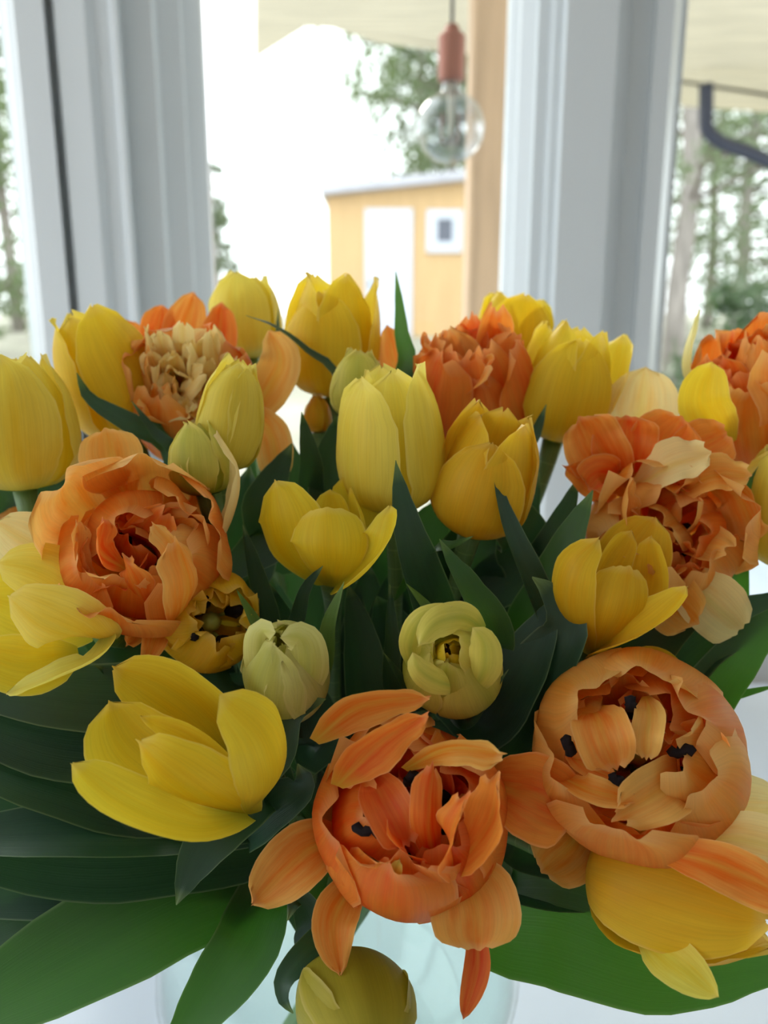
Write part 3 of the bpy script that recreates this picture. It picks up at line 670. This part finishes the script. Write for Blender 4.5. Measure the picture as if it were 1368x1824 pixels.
hand(C_, [(740, 720, .43), (705, 660, .435), (690, 580, .44)], 26, 'orange_soft', T_ROUND, .6, .2)
D_ = double('double_tulip', 'orange and cream double tulip cropped by the right edge', (1355, 790, .43), (1335, 610, .39),
    [rg(6, .066, .032, .28, .025, ['orange_soft', 'apricot'], 250), rg(6, .062, .026, .26, .021, OS, 230, .25)], st=0)
scatter(D_, 8, .062, .020, .013, OS, 4)
hand(D_, [(1275, 760, .41), (1215, 660, .415), (1245, 552, .425)], 34, 'white_green', T_POINT, .9, .1, .01, (1, .1, .4))
hand(D_, [(1300, 790, .39), (1255, 720, .375), (1268, 645, .372)], 48, 'yellow', T_ROUND, .7, .1, .01)
E_ = double('double_tulip', 'large frilly orange double tulip in shade at middle right', (1165, 975, .405), (1225, 930, .335),
    [rg(6, .060, .034, .28, .028, AP + ['orange'], 0, .25), rg(6, .057, .027, .24, .022, OS, 40, .3)])
scatter(E_, 11, .054, .023, .014, ['orange', 'orange_soft', 'apricot'], 5)
hand(E_, [(1120, 880, .385), (1070, 810, .375), (1035, 745, .372)], 60, 'orange_soft', T_BLUNT, .7, .4)
hand(E_, [(1140, 850, .385), (1180, 790, .375), (1215, 745, .37)], 62, 'orange', T_BLUNT, .6, .4)
hand(E_, [(1130, 870, .382), (1115, 805, .376), (1118, 742, .374)], 62, 'orange', T_BLUNT, .6, .4)
hand(E_, [(1180, 870, .38), (1240, 805, .372), (1295, 772, .37)], 52, 'orange', T_BLUNT, .6, .4)
hand(E_, [(1120, 880, .372), (1190, 832, .358), (1262, 805, .354)], 46, 'cream', T_BLUNT, .6, .4, .05, (-.2, .6, 1))
hand(E_, [(1190, 890, .37), (1260, 850, .356), (1335, 845, .352)], 40, 'apricot', T_BLUNT, .6, .4, .05, (0, .6, 1))
hand(E_, [(1100, 860, .385), (1070, 850, .37), (1050, 870, .368)], 46, 'orange', T_BLUNT, .6, .3)
hand(E_, [(1120, 800, .40), (1140, 740, .405), (1150, 655, .405)], 66, 'cream', T_ROUND, .4, .1)
hand(E_, [(1130, 960, .37), (1110, 900, .355), (1125, 850, .35)], 38, 'orange_soft', T_ROUND, 1.0, .15, .02, 'axis')
hand(E_, [(1200, 1010, .365), (1250, 1060, .35), (1320, 1120, .345)], 58, 'cream', T_BLUNT, .5, .35)
hand(E_, [(1180, 1020, .37), (1195, 1070, .355), (1240, 1110, .345)], 58, 'apricot', T_BLUNT, .7, .2)
hand(E_, [(1090, 900, .385), (1040, 850, .375), (1005, 830, .37)], 26, 'orange', T_ROUND, .6, .4)
hand(E_, [(1260, 860, .37), (1310, 880, .36), (1345, 960, .36)], 52, 'apricot', T_BLUNT, .8, .3, .04, 'axis')
F_ = double('double_tulip', 'apricot double tulip with rounded cup at front right', (1138, 1358, .345), (1131, 1293, .275),
    [rg(6, .066, .0405, .25, .034, ['apricot', 'apricot', 'orange_soft'], 15, .16, .03, T_BLUNT, .9, .08, over={4: {'o': .2}, 5: {'o': .1}}), rg(5, .062, .034, .24, .028, AP, 45, .22)], st=6, sth=.026, str_=.016)
hand(F_, [(1055, 1260, .312), (1065, 1285, .292), (1080, 1325, .284), (1095, 1368, .286)], 54, 'orange_soft', T_BLUNT, .6, .2, .06)
hand(F_, [(1150, 1240, .31), (1157, 1270, .29), (1152, 1310, .282), (1150, 1350, .286)], 30, 'apricot', T_BLUNT, .7, .15, .05)
hand(F_, [(985, 1375, .31), (1045, 1405, .285), (1130, 1425, .281)], 26, 'apricot', T_BLUNT, .5, .5, .06, (0, .6, 1))
hand(F_, [(1225, 1365, .315), (1180, 1405, .284), (1100, 1455, .279)], 54, 'apricot', T_BLUNT, .6, .35, .06, (-.1, .3, 1))
hand(F_, [(1170, 1400, .325), (1240, 1350, .300), (1258, 1280, .294)], 54, 'orange', T_BLUNT, .7, .2, .05, (-.6, 0, 1))
hand(F_, [(1010, 1335, .312), (1035, 1360, .297), (1095, 1385, .29)], 22, 'orange_soft', T_BLUNT, .6, .3, .04, (0, .6, 1))
anther(F_, (1005, 1312, .293), (1020, 1345, .293)); anther(F_, (1190, 1343, .29), (1238, 1332, .288)); anther(F_, (1122, 1240, .293), (1124, 1268, .292)); anther(F_, (1085, 1385, .285), (1115, 1398, .285))
scatter(F_, 8, .052, .024, .016, ['orange', 'orange_soft', 'apricot'], 6, ruf=.2)
hand(F_, [(1050, 1440, .335), (1020, 1500, .322), (965, 1550, .318)], 62, 'apricot', T_BLUNT, .5, .2)
hand(F_, [(1110, 1190, .345), (1150, 1172, .342), (1212, 1185, .34)], 22, 'amber', T_ROUND, .4, .1)
G = double('double_tulip', 'deep orange double tulip with drooping outer petals at front centre', (738, 1472, .335), (724, 1408, .262),
    [rg(6, .063, .0355, .27, .030, ['orange', 'orange', 'orange_soft'], 10, .18, .04, T_BLUNT, .85, .1), rg(5, .060, .031, .24, .027, 'orange', 40, .22)], st=6, sth=.026, str_=.014)
hand(G, [(655, 1375, .30), (675, 1410, .281), (700, 1455, .273), (725, 1505, .275)], 46, 'red_orange', T_BLUNT, .6, .2, .05)
hand(G, [(775, 1545, .29), (762, 1460, .270), (768, 1365, .274)], 36, 'orange', T_BLUNT, 1.0, .2, .05, (-.2, 0, -1))
hand(G, [(770, 1550, .288), (725, 1520, .274), (688, 1455, .274)], 34, 'orange', T_BLUNT, .7, .2, .05, 'axis')
hand(G, [(800, 1555, .29), (868, 1475, .267), (885, 1385, .262)], 58, 'orange', T_BLUNT, .7, .25, .05, (-1, .2, .5))
hand(G, [(820, 1575, .29), (800, 1500, .266), (830, 1420, .261)], 46, 'orange', T_BLUNT, .8, .25, .06, (-.6, .5, .3))
hand(G, [(720, 1370, .288), (800, 1335, .270), (895, 1345, .265)], 34, 'apricot', T_BLUNT, .7, .3, .05, (0, -.4, 1))
hand(G, [(690, 1570, .285), (702, 1555, .272), (712, 1530, .27)], 16, 'yellow_green', T_ROUND, .6, .2)
anther(G, (628, 1476, .281), (682, 1480, .279)); anther(G, (722, 1400, .283), (742, 1375, .283))
scatter(G, 9, .052, .022, .0165, ['orange', 'red_orange'], 7, ruf=.2)
hand(G, [(615, 1490, .315), (540, 1520, .30), (450, 1610, .295)], 56, 'orange_soft', T_ROUND, .5, .15)
hand(G, [(640, 1560, .31), (595, 1640, .295), (606, 1738, .288)], 44, 'orange_soft', T_POINT, .7, .2)
hand(G, [(790, 1540, .31), (840, 1600, .292), (850, 1690, .285)], 84, 'orange_soft', T_BLUNT, .6, .15)
hand(G, [(850, 1390, .315), (940, 1415, .30), (1022, 1455, .295)], 80, 'orange', T_BLUNT, .6, .12)
hand(G, [(845, 1640, .30), (850, 1720, .297), (825, 1815, .293)], 27, 'red_orange', T_POINT, .9, .1, .02)
hand(G, [(560, 1320, .29), (640, 1260, .283), (765, 1242, .28)], 44, 'orange_soft', T_POINT, .6, .2, .02, (.1, -.5, 1))
hand(G, [(600, 1400, .285), (670, 1330, .272), (762, 1272, .266)], 50, 'orange', T_POINT, .6, .25, .02, (.1, -.5, 1))
H_ = tulip('double_tulip', 'pale yellow double tulip with orange streaks cropped at lower right', (1235, 1500, .34), (1400, 1530, .30), group='orange double tulips of the bouquet')
hand(H_, [(1200, 1490, .335), (1290, 1460, .325), (1400, 1450, .318)], 75, 'cream', T_BLUNT, .5, .25)
hand(H_, [(1150, 1512, .292), (1260, 1535, .277), (1400, 1600, .272)], 46, 'orange_soft', T_BLUNT, .6, .25)
hand(H_, [(1230, 1500, .305), (1310, 1495, .292), (1420, 1520, .288)], 54, 'cream', T_BLUNT, .6, .25)
hand(H_, [(1150, 1500, .318), (1200, 1512, .309), (1270, 1500, .305)], 26, 'apricot', T_BLUNT, .6, .5)
hand(Y[15], [(1140, 1665, .296), (1205, 1715, .280), (1280, 1776, .272)], 44, 'yellow_pale', T_POINT, .6, .05, .01)
K_ = double('double_tulip', 'little orange double tulip glimpsed left under the yellow blooms', (42, 950, .41), (36, 880, .405),
    [rg(5, .022, .013, .1, .011, OS, 0, .2)], st=0)
L_ = double('double_tulip', 'small ruffled yellow double tulip behind the left orange tulip', (360, 1105, .35), (400, 1112, .315),
    [rg(6, .034, .021, .2, .017, 'amber', 0, .35), rg(5, .030, .014, .2, .011, 'amber', 30, .4)], st=4, sth=.02, group=None)
# ------------------------------------------------------------------ leaves
def near(p):
    best = None
    for e, C in STEMS:
        for i in range(8, 22):
            d = (C[i] - p).length + .0015 * (i - 8)
            if best is None or d < best[0]: best = (d, e, C[i])
    return best[1], best[2]
def leaf(pts, hwpx, mat='leaf', cup=.5, hint=(0, .4, 1), ruf=.04, tab=T_LEAF, owner=None, attach=True, ecurl=0, seed=0, nu=22):
    sp = [P(*p) for p in pts]; dm = sum(p[2] for p in pts) / len(pts)
    e, s = near(sp[0])
    if attach and (s - sp[0]).length > .006: sp = [s] + sp
    hv = RT * hint[0] + UP * hint[1] - FW * hint[2]
    hw_ = hwpx / F * dm
    add_sheet('leaf', sheet(sp, lambda u, p: hv, hw_, cup, tab, ruf, 0, seed + len(bpy.data.meshes), nu, 8, ecurl, 1.1), M[mat], e)
# upright tips
leaf([(718, 680, .42), (716, 590, .415), (705, 484, .41)], 24, 'leaf2', .7, (-.5, .1, 1))
leaf([(600, 690, .41), (545, 625, .405), (490, 582, .40), (438, 562, .395)], 24, 'leaf', .6, (.4, .9, .5))
leaf([(492, 620, .46), (495, 570, .46), (497, 545, .46)], 8, 'leaf')
leaf([(300, 800, .40), (230, 755, .39), (160, 710, .385), (137, 664, .38)], 34, 'leaf', .5, (.3, .6, .8))
leaf([(310, 815, .39), (275, 770, .385), (234, 714, .38)], 20, 'leaf', .5, (.3, .6, .8))
leaf([(560, 900, .40), (552, 820, .39), (537, 733, .385)], 28, 'leaf', .6, (.4, .2, 1))
leaf([(790, 1150, .352), (750, 1030, .334), (722, 930, .326), (705, 820, .324)], 50, 'leaf', .7, (.5, .2, 1))
leaf([(990, 1150, .35), (945, 1030, .34), (905, 930, .335), (877, 828, .335)], 36, 'leaf', .8, (.6, .2, 1))
leaf([(940, 1150, .36), (985, 1040, .352), (1020, 950, .348), (1056, 873, .345)], 52, 'leaf2', .7, (-.6, .1, 1))
leaf([(880, 1150, .335), (838, 1050, .322), (806, 1000, .318), (783, 960, .316)], 40, 'leaf2', .7, (.3, .3, 1))
leaf([(770, 985, .338), (805, 972, .332), (843, 955, .328)], 26, 'leaf2', .7, (0, 1, .8))
leaf([(880, 1330, .35), (950, 1220, .335), (1010, 1120, .33), (985, 1060, .33), (948, 1028, .328)], 70, 'leaf', .8, (-.5, .5, 1))
leaf([(860, 1290, .345), (910, 1220, .335), (960, 1130, .335), (990, 1060, .338)], 62, 'leaf', .6, (-.3, .5, 1))
leaf([(578, 1190, .325), (588, 1110, .315), (613, 1036, .308)], 26, 'leaf_tip', .9, (-.5, .1, 1))
leaf([(475, 1150, .325), (450, 1100, .318), (421, 1050, .308)], 17, 'leaf_tip', .8, (.4, .2, 1))
leaf([(515, 1130, .345), (545, 1050, .335), (575, 1008, .325)], 20, 'leaf', .6, (-.4, .2, 1))
leaf([(790, 1120, .325), (755, 1075, .318), (724, 1040, .308)], 18, 'leaf_tip', .7, (.4, .2, 1))
leaf([(740, 1250, .33), (715, 1210, .322), (683, 1162, .318)], 14, 'leaf', .7, (.5, .3, 1))
leaf([(830, 1290, .325), (870, 1240, .318), (906, 1192, .315)], 12, 'leaf', .6, (-.4, .4, 1))
leaf([(705, 1240, .34), (698, 1130, .335), (695, 1040, .335)], 20, 'leaf', .6, (.3, .2, 1))
leaf([(480, 1130, .355), (455, 1020, .35), (432, 935, .345)], 22, 'leaf', .7, (.5, .2, 1))
leaf([(660, 1260, .36), (640, 1130, .36), (620, 1040, .36)], 45, 'leaf', .6, (.3, .2, 1))
# left mass
leaf([(430, 1230, .34), (330, 1235, .335), (180, 1250, .325), (-40, 1220, .32), (-190, 1190, .318)], 75, 'leaf', .5, (0, .8, .9))
leaf([(460, 1300, .335), (300, 1330, .33), (120, 1330, .32), (-60, 1280, .315), (-200, 1230, .31)], 78, 'leaf', .5, (0, .7, .9))
leaf([(470, 1420, .335), (280, 1440, .325), (110, 1400, .315), (-50, 1350, .31), (-200, 1290, .305)], 66, 'leaf', .5, (0, .8, .9))
leaf([(480, 1470, .335), (320, 1480, .32), (150, 1480, .31), (-60, 1490, .305), (-220, 1500, .30)], 62, 'leaf', .5, (0, .9, .7))
leaf([(470, 1520, .34), (330, 1530, .325), (150, 1540, .315), (-80, 1510, .31), (-220, 1480, .305)], 72, 'leaf', .5, (0, .7, .9))
leaf([(420, 1590, .35), (240, 1590, .335), (60, 1640, .325), (-90, 1700, .32), (-220, 1760, .315)], 60, 'leaf', .5, (0, .6, .9))
leaf([(470, 1400, .32), (400, 1460, .305), (350, 1530, .298), (314, 1612, .295)], 58, 'leaf', .6, (.5, .6, 1))
leaf([(445, 1560, .345), (310, 1608, .325), (130, 1700, .31), (-60, 1805, .302), (-200, 1890, .30)], 100, 'leaf2', .35, (0, .6, 1))
leaf([(492, 1595, .34), (448, 1680, .32), (385, 1765, .31), (280, 1900, .30)], 74, 'leaf2', .9, (-.3, .3, 1))
leaf([(450, 1380, .32), (490, 1340, .312), (520, 1270, .31), (580, 1245, .308)], 50, 'leaf', .6, (-.2, .4, 1))
leaf([(240, 1250, .34), (210, 1210, .335), (168, 1184, .33)], 22, 'leaf', .5, (0, .7, 1))
leaf([(300, 1200, .35), (220, 1160, .345), (150, 1180, .34)], 50, 'leaf', .5, (0, .7, 1))
leaf([(430, 1480, .33), (480, 1440, .318), (540, 1400, .31), (530, 1360, .305)], 50, 'leaf', .6, (0, .4, 1))
leaf([(560, 1690, .325), (555, 1640, .315), (530, 1600, .31), (512, 1640, .305)], 36, 'leaf', .8, (0, .4, 1))
leaf([(600, 1660, .32), (560, 1690, .308), (510, 1740, .30), (505, 1780, .297), (522, 1805, .295)], 34, 'leaf', .9, (-.4, .4, 1))
# right side
leaf([(870, 1620, .345), (1000, 1650, .325), (1180, 1710, .312), (1440, 1720, .305)], 105, 'leaf2', .35, (0, .6, 1))
leaf([(890, 1560, .35), (980, 1590, .335), (1080, 1600, .33), (1180, 1640, .33)], 38, 'leaf', .5, (0, .8, .8))
leaf([(910, 1520, .345), (1000, 1540, .335), (1080, 1560, .33), (1120, 1600, .33)], 36, 'leaf', .5, (0, .8, .8))
leaf([(1080, 1230, .37), (1140, 1170, .36), (1210, 1110, .358), (1290, 1080, .355)], 55, 'leaf', .6, (0, .7, 1))
leaf([(1160, 1230, .37), (1240, 1150, .362), (1330, 1100, .358), (1430, 1050, .355)], 60, 'leaf', .6, (-.2, .6, 1))
leaf([(1220, 1280, .36), (1290, 1200, .352), (1350, 1130, .348), (1430, 1060, .345)], 52, 'leaf2', .6, (-.3, .5, 1))
leaf([(1200, 1250, .36), (1280, 1245, .355), (1390, 1220, .35)], 16, 'leaf2', .6, (0, .8, .8))
leaf([(1060, 1180, .375), (1130, 1140, .37), (1230, 1130, .365)], 60, 'leaf', .5, (0, .7, 1))
leaf([(1310, 960, .375), (1335, 880, .368), (1385, 790, .365)], 24, 'leaf2', .6, (-.4, .2, 1))
leaf([(1225, 790, .41), (1222, 740, .405), (1228, 700, .402)], 16, 'leaf', .6)
leaf([(930, 820, .40), (955, 770, .395), (973, 720, .39)], 22, 'leaf', .6, (-.3, .3, 1))
leaf([(930, 990, .385), (900, 900, .38), (930, 800, .38)], 60, 'leaf', .5, (.2, .3, 1))
leaf([(960, 1000, .385), (1000, 930, .38), (1030, 850, .38)], 36, 'leaf', .5, (-.2, .3, 1))
leaf([(850, 1100, .385), (830, 1000, .38), (880, 900, .38)], 70, 'leaf', .5, (.2, .3, 1))
leaf([(480, 960, .39), (470, 900, .385), (520, 790, .385)], 46, 'leaf', .5, (.2, .3, 1))
leaf([(600, 930, .40), (590, 850, .40), (600, 740, .40)], 46, 'leaf', .5, (.2, .3, 1))
leaf([(30, 960, .40), (20, 900, .395), (-30, 850, .39)], 60, 'leaf', .5, (.2, .3, 1))
leaf([(120, 960, .40), (90, 900, .40), (120, 830, .40)], 50, 'leaf', .5, (.2, .3, 1))
leaf([(130, 1000, .41), (110, 930, .41), (160, 830, .41)], 60, 'leaf', .5, (.2, .3, 1))
leaf([(440, 1010, .40), (430, 930, .40), (445, 830, .40)], 55, 'leaf', .5, (.2, .3, 1))
leaf([(500, 980, .42), (520, 880, .42), (500, 760, .42)], 50, 'leaf', .5, (.2, .3, 1))
leaf([(780, 1040, .39), (760, 960, .39), (800, 880, .39)], 55, 'leaf', .5, (.2, .3, 1))
leaf([(870, 1060, .40), (900, 980, .40), (960, 840, .40)], 60, 'leaf', .5, (.2, .3, 1))
leaf([(430, 1270, .345), (260, 1290, .34), (90, 1300, .332), (-60, 1290, .33), (-220, 1280, .325)], 80, 'leaf', .5, (0, .7, .9))
leaf([(460, 1370, .345), (280, 1390, .338), (100, 1400, .33), (-60, 1410, .325), (-220, 1420, .32)], 80, 'leaf', .5, (0, .7, .9))
leaf([(460, 1540, .35), (280, 1560, .34), (100, 1570, .332), (-60, 1590, .328), (-220, 1610, .32)], 80, 'leaf', .5, (0, .7, .9))
leaf([(430, 1600, .36), (260, 1620, .35), (80, 1660, .345), (-80, 1710, .34), (-220, 1760, .335)], 80, 'leaf2', .5, (0, .7, .9))
leaf([(100, 1290, .36), (40, 1230, .36), (-40, 1180, .36)], 80, 'leaf', .5, (0, .7, .9))
leaf([(1250, 860, .42), (1290, 800, .42), (1310, 740, .42)], 40, 'leaf', .5, (0, .4, 1))
leaf([(1120, 1060, .41), (1080, 980, .41), (1060, 900, .41)], 50, 'leaf', .5, (0, .4, 1))
leaf([(560, 1330, .35), (545, 1260, .345), (520, 1180, .345)], 60, 'leaf', .5, (0, .4, 1))
for x_, t_ in ((560, 1010), (610, 990), (655, 1000), (700, 1010), (745, 1000), (800, 1000), (850, 1010), (480, 1020)):
    leaf([(x_ * .6 + 260, 1330, .40), (x_ * .8 + 130, 1170, .405), (x_, t_, .41)], 58, 'leaf', .4, (.1, .3, 1))
# a lower leaf on each stem, filling the heart of the bouquet
q = random.Random(3)
for k, (e, C) in enumerate(STEMS):
    i = 12 + k % 4
    s = C[i]; b, t, ax, L0 = e_data[e.name]
    d = (C[24] - s); out_ = Vector((s.x - VX, s.y - VY, 0)); out_ = out_.normalized() if out_.length > 1e-4 else RT
    tipp = s + d * .86 + Vector((q.uniform(-.02, .02), q.uniform(.0, .025), -.012))
    midp = s.lerp(tipp, .5) + Vector((q.uniform(-.012, .012), q.uniform(0, .012), 0))
    add_sheet('leaf', sheet([s, midp, tipp], lambda u, p: (CAM - p), .017, .6, T_LEAF, .05, 0, k, 16, 8), M['leaf'], e)
